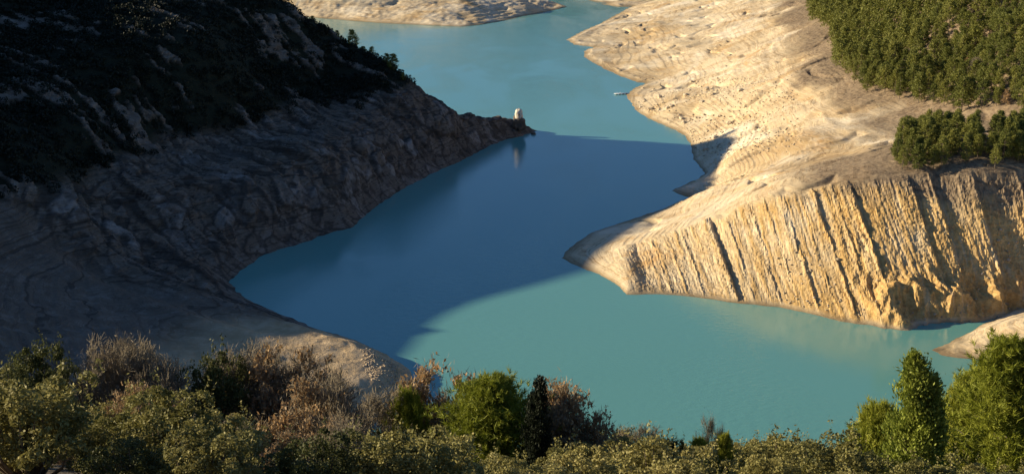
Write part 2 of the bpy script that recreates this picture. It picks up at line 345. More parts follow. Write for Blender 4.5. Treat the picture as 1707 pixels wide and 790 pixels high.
gx = axis((14, 40, .5, .38), (40, 200, .38, .38), (200, 215, .38, .8), (215, 300, 0.8, 4), (300, 900, 8, 30)); gy = axis((425, 530, 0.42, 0.45), (530, 720, 0.6, 0.95), (720, 1500, 1.0, 3.5), (1500, 1900, 6, 20))
X, Y = np.meshgrid(gx, gy); Z, SD = right_land(X, Y)
# strike-parallel limestone ribs on the steep face
RIBP = [(30,0),(44,.15),(44.4,0),(52,.15),(52.4,0),(60,.45),(60.4,.1),(66,.2),(66.3,.1),(72,.4),(72.4,.1),(76,.2),(82.4,1.1),(83.1,-.9),(85,-.2),(88.6,.5),(89.1,.2),(93,.3),(97.6,.7),(98.1,.2),(103,.35),(103.4,.2),(108.6,.9),(109.2,.2),(115,.5),(119.6,1.0),(120.2,.1),
        (125,.6),(126.6,1.0),(127.2,.3),(129,.9),(132.6,1.5),(133.3,-.1),(138,.2),(146,.8),(153.6,1.7),(154.4,.1),(157,.5),(161.6,1.2),(162.3,-.3),(167,0),(176.4,1.7),(177.3,-.3),(183,0),(193.4,1.7),(194.2,0),(203,1.2),(204,0),(214,1.7),(215,0),(228,3),(229,0),(245,3),(246,0),(270,3),(271,0),(900,0)]
RPU, RPH = np.array(RIBP, float).T
def rib_profile(U, T):
    """tilted rock slabs: each rises gently from the left and breaks off sharply on its right"""
    h = np.interp(U, RPU, RPH) * np.where(U > 124, .8, 1.1); k = np.searchsorted(RPU, U + .6).astype(float)
    br = 0.25 + 0.75 * sstep(-.25, .2, noise(T * .05, k * 7.31, 201) + .5 * sstep(128, 135, U) + .35 * (np.abs(U - 81.5) < 3)) + 0.25 * noise(T * .5, k * 3.7, 202) + .12 * noise(T * 1.4, U * .8, 203)
    slope = np.interp(U + .4, RPU, RPH) - np.interp(U - 1.6, RPU, RPH)
    return h * br, sstep(.12, .5, slope), br
def face_mask(X, Y, Z, SD):
    # the steep striped face over the near water: from the shore up to its upper edge
    top = np.interp(X, *RIM_Y) - 1.5
    return sstep(36, 52, X) * sstep(top + 3, top - 3, Y + 2.0 * fbm(X * .1, Y * .1, 3, 111)) * sstep(0.3, 2.5, SD)
def right_detail(X, Y, Z, SD):
    N = normals(X, Y, Z); land = sstep(0, 5, SD)
    face = face_mask(X, Y, Z, SD)
    U = X + 0.09 * (Y - 470) + 0.28 * fbm(X * .12, Y * .12, 3, 120) + .22 * noise(X * .5, Y * .35, 121)
    fm = face > 0.001; rp = np.zeros_like(X); edge = np.zeros_like(X); rp[fm], edge[fm], _ = rib_profile(U[fm], (Y + Z)[fm])
    low = sstep(16, 8, Z) * sstep(118, 140, X)                                   # slumped mounds at the foot of the face
    mounds = 3.4 * (ridged(X * .075, Y * .045, 3, 130) - .4) * low
    right = sstep(108, 140, X)
    streak = .6 * noise(U * .45, (Y + Z) * .03, 143) + .5 * noise(U * 1.15, (Y + Z) * .05, 144) + .3 * noise(U * 2.3, (Y + Z) * .12, 145)
    D = face * (rp * (1 - 0.7 * low) + mounds + (.07 + .10 * right) * fbm(X * .7, Y * .6, 4, 140) + (.36 + .1 * right) * streak - .3)
    w1, w2, wid_ = worley(U * .62, (Y + Z) * .3, 147); v1, v2, vid = worley(U * 1.25, (Y + Z) * .8, 148)
    kk = np.searchsorted(RPU, U).astype(float); hv = hash2(np.floor(kk / 2), 0 * kk, 33)
    D += face * (.35 + .9 * hv) * ((.24 + .2 * right) * (wid_ - .5) * sstep(0, .12, w2 - w1) + .14 * (vid - .5))
    zz = Z + 1.6 * fbm(X * .01, Y * .01, 2, 150)
    open_ = (1 - face) * land; o0 = 0 * Z
    st = (zz / 1.15) % 1; led = 0.42 * noise(zz * .5, o0 + .5, 152) + (.05 + .2 * sstep(-.1, .35, fbm(X * .015, zz * .12, 2, 157))) * (np.where(st < .78, st / .78, (1 - st) / .22) - .5)
    br = sstep(-.3, .3, fbm(X * .03, Y * .03, 2, 154))
    D += open_ * (led * (.35 + .65 * br) + 1.5 * fbm(X * .02, Y * .02, 3, 160) * sstep(4, 20, SD) + 0.08 * fbm(X * .16, Y * .16, 4, 161))
    gl = ridged(X * .018 + 0.4 * fbm(X * .02, Y * .02, 2, 171), Y * .018, 2, 170)   # shallow gullies
    D -= open_ * 1.6 * sstep(1.05, 1.4, gl) * sstep(2, 14, SD)
    # bouldery ground mid-bank
    bl = sstep(560, 600, Y) * sstep(900, 840, Y) * sstep(-.05, .3, fbm(X * .03, Y * .03, 3, 181)) * sstep(30, 20, Z)
    g1, g2, gid = worley(X * .45, Y * .3, 180)
    D += open_ * bl * 0.9 * np.maximum(0, .42 - g1) * (gid > .45) * 2.2
    P = np.stack([X, Y, Z], -1) + N * (D * (0.2 + 0.8 * sstep(0, 6, SD)))[..., None]
    up = sstep(29, 39, Z + 5 * fbm(X * .03, Y * .03, 4, 190))
    veg = sstep(0.0, .4, fbm(X * .02, Y * .02, 4, 191)) * sstep(12, 26, Z) * 0.45
    soil = np.clip(up * 0.95 + veg * (1 - face) * 0.6 + face * sstep(24, 36, Z) * sstep(120, 140, X) * sstep(-.3, .3, fbm(X * .12, Y * .12, 3, 192)) * .5, 0, 1)
    rib = face * np.clip(.2 + sstep(48, 130, X) * .45 + 1.1 * streak * sstep(40, 60, X) + (.2 + .75 * hv) * right * (1 - .6 * edge) * sstep(-.5, .2, fbm(X * .08, Y * .05, 3, 195)) + .35 * low, 0, 1)
    pale = face * np.clip(edge * .45 - .5 * streak, 0, .8) * (1 - low) + open_ * bl * (gid > .7) * sstep(.35, .1, g1) * .8
    return P, dict(soil=soil, rib=rib, pale=pale), face
P, AT, FACE = right_detail(X, Y, Z, SD)
GRID_R = (X, Y, P[..., 2])
obj('right_bank_terrain', flat_where(grid_mesh('right_bank_terrain', P[..., 0], P[..., 1], P[..., 2], SAND, AT), FACE > .3), kind='structure')

# ------------------------------------------------------------------ far bank, far shore, spit and distant hills
def simple_bank(name, shore, close, inner, gx, gy, seed, mat, slope=0.12, amp=1.0):
    poly = shore + close
    tps = TPS([(x, y, 0) for x, y in shore] + inner, 0.002)
    X, Y = np.meshgrid(gx, gy); s = sdist(X, Y, poly) + amp * fbm(X * .1 / amp, Y * .1 / amp, 3, seed)
    z = np.maximum(tps(X, Y), slope * .5 * np.maximum(s, 0)); k = sstep(0, 8 * amp, s)
    Z = np.maximum(np.where(s > 0, z * k + (1 - k) * np.minimum(s * .5, z), s * .4), -8)
    N = normals(X, Y, Z); zz = Z + 1.5 * fbm(X * .015, Y * .015, 3, seed + 1); st = (zz / 2.0) % 1
    gl = ridged(X * .012, Y * .012 + 0.2 * fbm(X * .02, Y * .02, 2, seed + 6), 2, seed + 5)
    D = sstep(0, 6 * amp, s) * amp * (0.5 * (np.where(st < .8, st, (1 - st) * 4) - .4) + 1.2 * fbm(X * .03 / amp, Y * .03 / amp, 4, seed + 2) + .25 * fbm(X * .2, Y * .2, 3, seed + 3) - 0.9 * sstep(1.0, 1.4, gl) * sstep(5, 25, s))
    P = np.stack([X, Y, Z], -1) + N * D[..., None]
    o = np.zeros_like(X)
    return obj(name, grid_mesh(name, P[..., 0], P[..., 1], P[..., 2], mat, dict(soil=sstep(33, 38, Z), rib=o, pale=o)), kind='structure')
shF = [un(*p) for p in [(380,16),(440,22),(500,28),(560,33),(620,38),(700,42),(768,45),(800,42),(845,34),(880,26),(925,17),(946,12),(925,5),(900,0)]] + [(20, 1540), (10, 1750), (-20, 2000)]
simple_bank('far_bank_terrain', shF, [(-900, 2000), (-900, 1300), (-500, 1285)],
            pz([(500,5,11),(600,8,11),(700,10,11),(780,12,11),(840,15,6),(880,8,7),(700,-10,18),(500,-20,24)]) + [(-150, 1700, 40), (-400, 1600, 50), (-700, 1500, 60), (-400, 1950, 70), (-800, 1950, 90)],
            axis((-900, -330, 20, 3), (-330, 75, 1.4, 1.4)), axis((1230, 1460, 1.3, 1.6), (1460, 2000, 4, 25)), 300, SAND, 0.12, 1.6)
shG = [un(*p) for p in [(985,2),(1005,8),(1030,12),(1060,12)]]
simple_bank('channel_head_terrain', [(62, 1560), (84, 1478)] + shG + [(120, 1420)], [(160, 1420), (160, 1900), (40, 1900)],
            [(120, 1560, 12), (110, 1750, 22), (140, 1500, 10)], axis((30, 170, 1.3, 1.3)), axis((1395, 1560, 1.3, 1.6), (1560, 1900, 4, 20)), 330, SAND, 0.15, 1.0)
shS = [un(*p) for p in [(1700,508),(1650,535),(1600,562),(1575,574),(1555,583),(1570,592),(1600,597),(1635,599)]]
simple_bank('sand_spit_terrain', shS, [(165, 385), (190, 360), (300, 350), (300, 450), (195, 437)],
            pz([(1650,560,3.5),(1700,540,7),(1620,578,2.0),(1690,575,4)]) + [(200, 400, 14), (280, 400, 30)],
            axis((130, 210, 0.4, 0.6), (210, 300, 1, 4)), axis((350, 390, 1, .5), (390, 450, 0.4, 0.5)), 360, SAND, 0.2, 0.6)
gx = axis((-7000, 7000, 140, 140)); gy = axis((2000, 9000, 120, 160)); X, Y = np.meshgrid(gx, gy)
Z = -12 + 330 * sstep(1950, 4200, np.hypot(X * .7, Y) + 500 * fbm(X * .0008, Y * .0008, 3, 400)) * (0.65 + .5 * ridged(X * .0006, Y * .0006, 4, 401))
obj('distant_hills', grid_mesh('distant_hills', X, Y, Z, SOIL), kind='structure')

# ------------------------------------------------------------------ foreground hillside
def hill(x, y):
    x = np.asarray(x, float); y = np.asarray(y, float)
    p = np.interp(y, [-200, -40, 0, 12, 30, 45, 55, 65, 75, 90, 120, 330, 345], [215, 178, 158.3, 153, 143, 135.5, 130.5, 126, 121.5, 113, 97, -6, -9])
    side = 3.5 * sstep(-3, -28, x) * sstep(110, 80, y) + 2.0 * sstep(14, 30, x) * sstep(110, 80, y)
    return p + side + 0.9 * fbm(x * .06, y * .06, 3, 500) * sstep(12, 30, np.abs(y))
gx = axis((-260, -70, 12, 2), (-70, 70, 1.2, 1.2), (70, 260, 2, 12)); gy = axis((-160, 20, 10, 1.5), (20, 110, 1.1, 1.1), (110, 345, 3, 6)); X, Y = np.meshgrid(gx, gy)
obj('hillside_ground', grid_mesh('hillside_ground', X, Y, hill(X, Y), SOIL), kind='structure')

# ------------------------------------------------------------------ plant materials
def leaf_mat(name, stops, transl=0.25, rough=0.6):
    m, t, b = mat_new(name); q = NB(t)
    isl = q.n('ShaderNodeNewGeometry').outputs['Random Per Island']; ob = q.n('ShaderNodeObjectInfo').outputs['Random']
    cl = q.noise(q.n('ShaderNodeTexCoord').outputs['Object'], 1.3, 3)
    f = q.math('ADD', q.math('MULTIPLY', isl, 0.34), q.math('ADD', q.math('MULTIPLY', ob, 0.45), q.math('MULTIPLY', q.math('SUBTRACT', cl, .30), 0.85)), True)
    c = q.ramp(f, stops)
    t.links.new(c, b.inputs['Base Color']); b.inputs['Roughness'].default_value = rough; b.inputs['Specular IOR Level'].default_value = 0.25
    tr = q.n('ShaderNodeBsdfTranslucent', {'Color': c}); mx = q.n('ShaderNodeMixShader', {0: transl, 1: b.outputs[0], 2: tr.outputs[0]})
    t.links.new(mx.outputs[0], t.nodes['Material Output'].inputs['Surface']); return m
def bark_mat(name, a, b_):
    m, t, b = mat_new(name); q = NB(t)
    t.links.new(q.ramp(q.noise(q.n('ShaderNodeTexCoord').outputs['Object'], 3, 5, .7), [(0.35, a), (0.65, b_)]), b.inputs['Base Color']); b.inputs['Roughness'].default_value = 0.9; return m
M_OAK = leaf_mat('evergreen_oak_leaves', [(0.1, (0.100, 0.103, 0.028)), (0.45, (0.212, 0.199, 0.060)), (0.75, (0.333, 0.297, 0.102)), (1.0, (0.464, 0.397, 0.165))])
M_DKOAK = leaf_mat('dark_oak_leaves', [(0.1, (0.046, 0.059, 0.019)), (0.5, (0.097, 0.106, 0.032)), (1.0, (0.194, 0.186, 0.073))])
M_DRY = leaf_mat('dry_oak_leaves', [(0.1, (0.215, 0.126, 0.054)), (0.5, (0.359, 0.227, 0.106)), (1.0, (0.502, 0.350, 0.187))], 0.3)
M_TWIG = bark_mat('grey_twigs', (0.170, 0.136, 0.089), (0.328, 0.279, 0.190))
M_BARK = bark_mat('bark', (0.10, 0.075, 0.05), (0.24, 0.19, 0.14))
M_PINE = leaf_mat('pine_needles', [(0.1, (0.112, 0.144, 0.014)), (0.5, (0.243, 0.272, 0.029)), (1.0, (0.406, 0.407, 0.061))])
M_JUN = leaf_mat('juniper_sprays', [(0.1, (0.149, 0.194, 0.031)), (0.5, (0.299, 0.343, 0.056)), (1.0, (0.515, 0.522, 0.109))])
M_DKJUN = leaf_mat('dark_cypress_sprays', [(0.1, (0.008, 0.013, 0.007)), (0.6, (0.018, 0.026, 0.013)), (1.0, (0.045, 0.055, 0.03))], 0.08)
M_FOREST = leaf_mat('forest_pine_needles', [(0.05, (0.069, 0.088, 0.018)), (0.5, (0.156, 0.172, 0.035)), (1.0, (0.286, 0.273, 0.059))], 0.2)
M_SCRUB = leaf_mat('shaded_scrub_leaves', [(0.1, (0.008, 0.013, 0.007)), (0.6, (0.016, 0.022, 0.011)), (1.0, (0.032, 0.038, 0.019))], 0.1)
M_BRUSH = leaf_mat('dry_brush', [(0.1, (0.13, 0.09, 0.06)), (0.5, (0.23, 0.165, 0.11)), (1.0, (0.34, 0.26, 0.17))], 0.1)

# ------------------------------------------------------------------ plant builders (numpy)
def unit(v): return v / np.maximum(np.linalg.norm(v, axis=-1, keepdims=True), 1e-9)
def rdir(n, g=rng): return unit(g.normal(size=(n, 3)))
def leaves(P, L, Wd, A=None, g=rng):
    """lozenge leaves at P, half length L, half width Wd; A = preferred axis"""
    n = len(P); a = rdir(n, g) if A is None else unit(A + 0.35 * g.normal(size=(n, 3)))
    b = unit(np.cross(a, rdir(n, g))); L = np.broadcast_to(np.asarray(L, float), (n,))[:, None]; Wd = np.broadcast_to(np.asarray(Wd, float), (n,))[:, None]
    V = np.stack([P - a * L, P + b * Wd - a * L * .1, P + a * L, P - b * Wd - a * L * .1], 1).reshape(-1, 3)
    return V, np.arange(4 * n).reshape(n, 4)
def tubes(segs, k=4):
    """segs: rows p0(3) p1(3) r0 r1 -> open prisms"""
    s = np.asarray(segs, float); n = len(s); p0, p1 = s[:, :3], s[:, 3:6]; ax = unit(p1 - p0)
    ref = np.where(np.abs(ax[:, 2:3]) > .9, np.array([[1., 0, 0]]), np.array([[0, 0, 1.]])); u = unit(np.cross(ax, ref)); v = np.cross(ax, u)
    ang = np.arange(k) * 2 * np.pi / k
    ring = np.cos(ang)[None, :, None] * u[:, None] + np.sin(ang)[None, :, None] * v[:, None]
    V = np.concatenate([p0[:, None] + ring * s[:, 6][:, None, None], p1[:, None] + ring * s[:, 7][:, None, None]], 1).reshape(-1, 3)
    j = np.arange(k); f = np.stack([j, (j + 1) % k, (j + 1) % k + k, j + k], -1)
    return V, (f[None] + (np.arange(n) * 2 * k)[:, None, None]).reshape(-1, 4)
def branching(seed, h, spread, levels, kids, r0, up=0.35, start=None, ratio=0.68, stems=1):
    """recursive limbs; returns segments and the tips"""
    g = random.Random(seed); segs = []; tips = []
    def grow(p, d, L, r, lv):
        n = 2 if lv < 2 else 3; q = p; dd = d
        for i in range(n):
            dd = (dd + Vector((g.gauss(0, .16), g.gauss(0, .16), g.gauss(0, .10) + up * .12))).normalized(); e = q + dd * (L / n)
            ra = r * (1 - .35 * i / n); rb = r * (1 - .35 * (i + 1) / n); segs.append((*q, *e, ra, rb)); q = e
            if lv > 0 and i < n - 1 and g.random() < .75: fork(q, dd, L, rb, lv)
        if lv <= 0: tips.append((*q, *dd)); return
        for _ in range(kids): fork(q, dd, L, r * .66, lv)
    def fork(q, dd, L, r, lv):
        a = g.uniform(0, 6.283); t = g.uniform(.35, .95) * spread
        o = dd.orthogonal().normalized(); o.rotate(__import__('mathutils').Quaternion(dd, a))
        nd = (dd * math.cos(t) + o * math.sin(t) + Vector((0, 0, up * .4))).normalized()
        grow(q, nd, L * ratio * g.uniform(.75, 1.15), max(r * .72, .004), lv - 1)
    for i in range(stems):
        d0 = Vector((g.gauss(0, .28 if stems > 1 else .06), g.gauss(0, .28 if stems > 1 else .06), 1)).normalized()
        grow(Vector((g.gauss(0, .12) * (stems > 1), g.gauss(0, .12) * (stems > 1), -.15)), d0, h, r0, levels)
    return np.array(segs), np.array(tips)
def clump_crown(g, n, rx, rz, zc, cr, per, L, Wd, flat=0.0, hollow=0.35, outw=0.6):
    """n leaf clumps spread through a lumpy ellipsoid; per leaves each, on the clumps' shells"""
    d = rdir(n, g); rad = (hollow + (1 - hollow) * g.random(n) ** .45) * (1 + 0.22 * np.sin(3 * d[:, 0] + 5 * d[:, 1] + g.random() * 6) + .18 * g.normal(size=n))
    C = d * rad[:, None] * np.array([rx, rx, rz]); C[:, 2] = np.where(C[:, 2] < 0, C[:, 2] * (1 - flat), C[:, 2]) + zc
    cs = cr * g.uniform(.6, 1.35, n); i = np.repeat(np.arange(n), per); o = rdir(len(i), g)
    o = unit(o + outw * np.repeat(d, per, 0) + np.array([0, 0, .25]))
    P = C[i] + o * (cs[i] * (0.35 + .75 * g.random(len(i)) ** .5))[:, None] * np.array([1, 1, .8])
    return P, o, C, cs
def oak_proto(seed, mat, h=3.0, wid=3.4, n=95, per=130, L=.062, Wd=.034):
    g = np.random.default_rng(seed)
    P, o, C, cs = clump_crown(g, n, wid / 2 * .82, h * .40, h * .52, .34, per, L, Wd, .25)
    P = P[P[:, 2] > .05]; V, F = leaves(P, L * g.uniform(.7, 1.35, len(P)), Wd * g.uniform(.7, 1.3, len(P)), None, g)
    segs = []
    for c in C[::2]: 
        a = np.array([c[0] * .12, c[1] * .12, -.15]); m = a * .4 + c * .6 + g.normal(size=3) * .1; m[2] = c[2] * .45
        segs += [(*a, *m, .07, .04), (*m, *c, .04, .012)]
    # shoots that break the outline
    k = rng.integers(0, n, 40); tip = C[k] + unit(C[k] - [0, 0, h * .3]) * (cs[k] + .22)[:, None]
    Pt = np.repeat(tip, 14, 0) + g.normal(size=(560, 3)) * [.07, .07, .13]; V2, F2 = leaves(Pt, L, Wd, None, g)
    return dict(trunk=mesh_np('oak_limbs', *tubes(segs), M_BARK), foliage=mesh_np('oak_foliage', np.r_[V, V2], np.r_[F, F2 + len(V)], mat))
def bare_proto(seed, h=1.1, stems=4, levels=4, kids=2, spread=1.0, r0=.045, fuzz=0, leafmat=None, per=0):
    segs, tips = branching(seed, h, spread, levels, kids, r0, .3, stems=stems, ratio=.66)
    g = np.random.default_rng(seed); thick = segs[:, 6] > .012
    d = dict(trunk=mesh_np('stems', *tubes(segs[thick], 5), M_TWIG))
    tw = segs[~thick]; k = 5
    i = np.repeat(np.arange(len(tips)), k); dv = unit(tips[i, 3:] + .55 * g.normal(size=(len(i), 3)) + [0, 0, .25]); p0 = tips[i, :3]
    fine = np.c_[p0, p0 + dv * g.uniform(.12, .34, len(i))[:, None], np.full(len(i), .008), np.full(len(i), .006)]
    m_ = 5000; j = g.integers(0, len(tips), m_); dv = unit(tips[j, 3:] + .5 * g.normal(size=(m_, 3)) + [0, 0, .2]); P = tips[j, :3] + g.normal(size=(m_, 3)) * .16
    V0, F0 = tubes(np.r_[tw, fine], 3); V1, F1 = leaves(P, .10 * g.uniform(.6, 1.4, m_), .008, dv, g)
    d['twigs'] = mesh_np('twigs', np.r_[V0, V1], np.r_[F0, F1 + len(V0)], M_TWIG)
    if per:
        j = np.repeat(np.arange(len(fine)), per); t = g.random(len(j))[:, None]; P = fine[j, :3] * (1 - t) + fine[j, 3:6] * t + g.normal(size=(len(j), 3)) * .05
        d['foliage'] = mesh_np('dry_leaves', *leaves(P, .058 * g.uniform(.6, 1.4, len(P)), .034, None, g), leafmat)
    return d
def pine_proto(seed, h=5.0, wid=4.4, nb=70, tufts=24, ndl=16, L=.25, wd=.017, mat=None, rounded=0.0):
    """foreground pine: whorled limbs carrying upturned needle tufts"""
    g = np.random.default_rng(seed); segs = [(0, 0, -.3, 0, 0, h * .5, .13, .085), (0, 0, h * .5, .05, 0, h * .95, .085, .02)]; T = []; Dv = []
    for b in range(nb):
        f = g.random() ** .8; z = h * (.10 + .86 * f); prof = (math.sin(math.pi * (0.16 + .84 * f) ** .9) ** .7 if rounded else (1.05 - f) ** .62)
        R_ = wid / 2 * prof * g.uniform(.55, 1.08); a = g.uniform(0, 6.283); rise = g.uniform(.05, .55) * R_
        e = np.array([math.cos(a) * R_, math.sin(a) * R_, z + rise]); s = np.array([0, 0, z]); m = (s + e) / 2 - [0, 0, rise * .25]
        segs += [(*s, *m, .04, .028), (*m, *e, .028, .01)]
        sp = .20 + .16 * R_
        t = g.random(tufts) ** .55; base = (s * (1 - t)[:, None] + e * t[:, None]) + g.normal(size=(tufts, 3)) * [sp, sp, sp * .62]
        T.append(base); Dv.append(unit(np.array([math.cos(a) * .5, math.sin(a) * .5, .75]) + .5 * g.normal(size=(tufts, 3))))
    T = np.concatenate(T); Dv = np.concatenate(Dv); i = np.repeat(np.arange(len(T)), ndl)
    dn = unit(Dv[i] + .62 * g.normal(size=(len(i), 3))); ll = L * g.uniform(.7, 1.2, len(i))
    p = T[i] + dn * (ll * .1)[:, None] + Dv[i] * (g.random(len(i)) * L * .7)[:, None]; b = unit(np.cross(dn, rdir(len(i), g))) * wd
    V = np.stack([p - b, p + b, p + dn * ll[:, None]], 1).reshape(-1, 3)
    return dict(trunk=mesh_np('pine_trunk', *tubes(segs, 5), M_BARK), foliage=mesh_np('pine_foliage', V, np.arange(len(V)).reshape(-1, 3), mat or M_PINE))
def juniper_proto(seed, h=6.0, wid=3.0, n=170, per=95, mat=None, tip=.75, L=.085, tops=3):
    """columnar conifer of steep, ragged sprays with several leading tips"""
    g = np.random.default_rng(seed); P = []; A = []; segs = [(0, 0, -.3, 0, 0, h * .6, .11, .06)]
    lead = [(g.normal() * .16 * wid * .5, g.normal() * .16 * wid * .5, 1 - .16 * i) for i in range(tops)]
    for k in range(n):
        f = g.random() ** .85; R_ = wid / 2 * (1 - f) ** tip * (0.75 + .25 * math.sin(f * 17 + k)) ; a = g.uniform(0, 6.283); lx, ly, lh = lead[k % tops]
        q = g.uniform(.45, 1.05) if g.random() < .8 else g.uniform(1.05, 1.45); c = np.array([lx * f + math.cos(a) * R_ * q, ly * f + math.sin(a) * R_ * q, h * (.03 + .95 * f) * lh])
        ax = unit(np.array([math.cos(a) * .45, math.sin(a) * .45, 1.0])); ln = g.uniform(.25, .6) * (1.15 - .3 * f)
        t = g.random(per); P.append(c + ax * (t * ln)[:, None] + g.normal(size=(per, 3)) * (.19 * (1.15 - t))[:, None]); A.append(np.repeat(ax[None], per, 0))
        segs.append((lx * f * .5, ly * f * .5, c[2] * .8, *c, .02, .008))
    P = np.concatenate(P); A = np.concatenate(A)
    return dict(trunk=mesh_np('juniper_trunk', *tubes(segs), M_BARK), foliage=mesh_np('juniper_foliage', *leaves(P, L * g.uniform(.6, 1.3, len(P)), L * .36, A, g), mat or M_JUN))
def far_pine_proto(seed, h=12., wid=7., n=105, per=34, mat=None):
    g = np.random.default_rng(seed); rag = g.uniform(0, 6)
    f = g.random(n) ** .75; z = h * (.13 + .83 * f); prof = np.where(f < .3, .55 + 1.5 * f, (1.06 - f) ** .62 * 1.25)
    a = g.uniform(0, 6.283, n); R_ = wid / 2 * prof * (.45 + .5 * g.random(n)) * (1 + .16 * np.sin(2 * a + rag))
    C = np.stack([np.cos(a) * R_, np.sin(a) * R_, z], -1); i = np.repeat(np.arange(n), per)
    P = C[i] + g.normal(size=(len(i), 3)) * [.42, .42, .30]; P[:, 2] += .1
    V, F = leaves(P, g.uniform(.16, .34, len(P)), g.uniform(.08, .16, len(P)), None, g)
    segs = [(0, 0, -.8, 0, 0, h * .5, .20, .14), (0, 0, h * .5, .1, .05, h * .93, .14, .03)] + [(0, 0, c[2] * .86, *c, .07, .03) for c in C[::4]]
    return dict(trunk=mesh_np('far_pine_trunk', *tubes(segs, 5), M_BARK), crown=mesh_np('far_pine_crown', V, F, mat or M_FOREST))
def place(name, proto, loc, label, cat, group, rz=0., sc=(1, 1, 1), tilt=(0, 0)):
    e = bpy.data.objects.new(name, None); COL.objects.link(e); e.location = loc; e.rotation_euler = (*tilt, rz); e.scale = sc; e.empty_display_size = .3
    e['label'] = label; e['category'] = cat
    if group: e['group'] = group
    for pn, me in proto.items(): link(bpy.data.objects.new(pn, me), e)
    return e

OAK = [oak_proto(20 + i, M_OAK) for i in range(4)]
DOAK = [oak_proto(40 + i, M_DKOAK, n=110, per=120, L=.055, Wd=.03) for i in range(2)]
BARE = [bare_proto(60 + i, h=1.15, stems=5, levels=4, r0=.05) for i in range(3)]
WISP = bare_proto(70, h=1.2, stems=2, levels=4, r0=.06, spread=.7)
DRYO = [bare_proto(80 + i, h=1.15, stems=4, levels=4, r0=.05, leafmat=M_DRY, per=2 if i else 3) for i in range(2)]
PINE = [pine_proto(90, 5.2, 4.6, 90, 38), pine_proto(91, 6.5, 5.0, 100, 40), pine_proto(92, 3.4, 2.9, 70, 34, rounded=1.0)]
JUN = juniper_proto(100, 7.0, 3.4, 330, 95, None, 1.05, .085, 2); CYP = juniper_proto(101, 5.6, 2.0, 190, 100, M_DKJUN, .85, .08, 2)
FP = [far_pine_proto(110 + i, [12., 10.5, 12.5, 11, 13, 9.5, 12][i], [6.0, 7.4, 8.0, 6.4, 5.0, 7.0, 6.6][i], [95, 120, 105, 80, 90, 110, 130][i]) for i in range(7)]
DRYP = far_pine_proto(120, 8., 4.5, 50, 14, M_DRY)

# ------------------------------------------------------------------ foreground plants, set where they stand on the hillside
def dims(proto):
    V = []
    for me in proto.values():
        v = np.empty(len(me.vertices) * 3, np.float32); me.vertices.foreach_get('co', v); V.append(v.reshape(-1, 3))
    V = np.concatenate(V); r = np.hypot(V[:, 0], V[:, 1]); return float(np.percentile(V[:, 2], 99.7)), float(2 * np.percentile(r, 97))
DIM = {}
LM = [(0, 'near the left edge'), (130, 'below the tallest bare crown'), (260, 'below the gap in the left skyline'), (350, 'below the dark rounded bush'), (450, 'below the orange oak'), (560, 'below the lit rocky point'), (676, 'around the small round pine'), (810, 'around the central pine'), (905, 'below the black conifer'),
      (990, 'right of the black conifer'), (1090, 'left of the pale bare tree'), (1182, 'below the pale bare tree'), (1300, 'well right of the pale bare tree'), (1410, 'left of the low bushy pine'), (1480, 'below the low bushy pine'), (1550, 'at the foot of the juniper spire'), (1690, 'near the right edge')]
def where(px, pt):
    lm = min(LM, key=lambda l: abs(l[0] - px))[1]
    return lm + (', bottommost row' if pt > 760 else ', second row up' if pt > 725 else ', third row up' if pt > 690 else ', upper row')
def fg(name, proto, ph, pw, px, pytop, d, label, cat, group=None, wpx=None, rz=None, tilt=(0, 0)):
    """plant whose top shows at (px, pytop), standing d metres out; proto is ph tall and pw wide; wpx = its width in the photograph"""
    if id(proto) not in DIM: DIM[id(proto)] = dims(proto); print(name, DIM[id(proto)])
    ph, pw = DIM[id(proto)]; x, y, zt = at_dist(px, pytop, d); g0 = float(hill(x, y)); h = max(zt - g0, .8); sz = h / ph
    sx = (wpx / FPX * math.hypot(d, CAM_H - zt) / pw) if wpx else sz
    if name in ('dry_oak', 'bare_shrub'): sx = max(sx, .72 * sz)
    return place(name, proto, (x, y, g0), label, cat, group, rng.uniform(0, 6.28) if rz is None else rz, (sx, sx, sz), tilt)
fg('pine_tree', PINE[0], 5.5, 4.6, 818, 626, 60, 'bushy yellow-green young pine at the bottom centre against the lit water', 'pine tree', None, 205, .4)
fg('cypress_tree', CYP, 5.7, 2.4, 893, 628, 57, 'almost black slender pointed conifer touching the right side of the central pine', 'conifer', None, 66, 1.)
fg('round_pine', PINE[2], 3.6, 2.9, 676, 650, 63, 'small rounded bright green young pine left of the central pine', 'pine tree', None, 82, .2)
fg('juniper_tree', JUN, 7.2, 3.8, 1545, 590, 48, 'tall ragged green juniper spire at the bottom right', 'conifer', None, 150, .0)
fg('pine_tree', PINE[1], 6.9, 5.0, 1690, 562, 55, 'large green pine cut off by the right edge of the picture', 'pine tree', None, 215, 1.9)
fg('pine_tree', PINE[0], 5.5, 4.6, 1622, 622, 60, 'mid-sized pine squeezed between the juniper spire and the right edge', 'pine tree', None, 130, 2.6)
fg('pine_tree', PINE[2], 3.6, 2.9, 1470, 672, 56, 'low bushy pine at the left foot of the juniper spire', 'pine tree', None, 120, .9)
fg('pine_tree', PINE[2], 3.6, 2.9, 1166, 730, 60, 'tiny bright pine below the pale bare tree at the lower edge of the lake', 'pine tree', None, 48, 1.2)
fg('pine_tree', PINE[2], 3.6, 2.9, 1210, 722, 61, 'tiny darker pine just right of the pale bare tree', 'pine tree', None, 38, 2.2)
fg('bare_tree', WISP, 3.3, 3., 1182, 688, 62, 'pale leafless wispy tree standing alone against the lake at bottom', 'bare tree', None, 62)
fg('dry_oak', DRYO[0], 3.2, 3.2, 693, 622, 64, 'peach coloured dry-leaved bough rising behind the small round pine', 'dry oak', None, 50)
fg('dry_oak', DRYO[1], 3.2, 3.2, 938, 645, 61, 'pale orange dry-leaved tree just behind the black conifer', 'dry oak', None, 75)
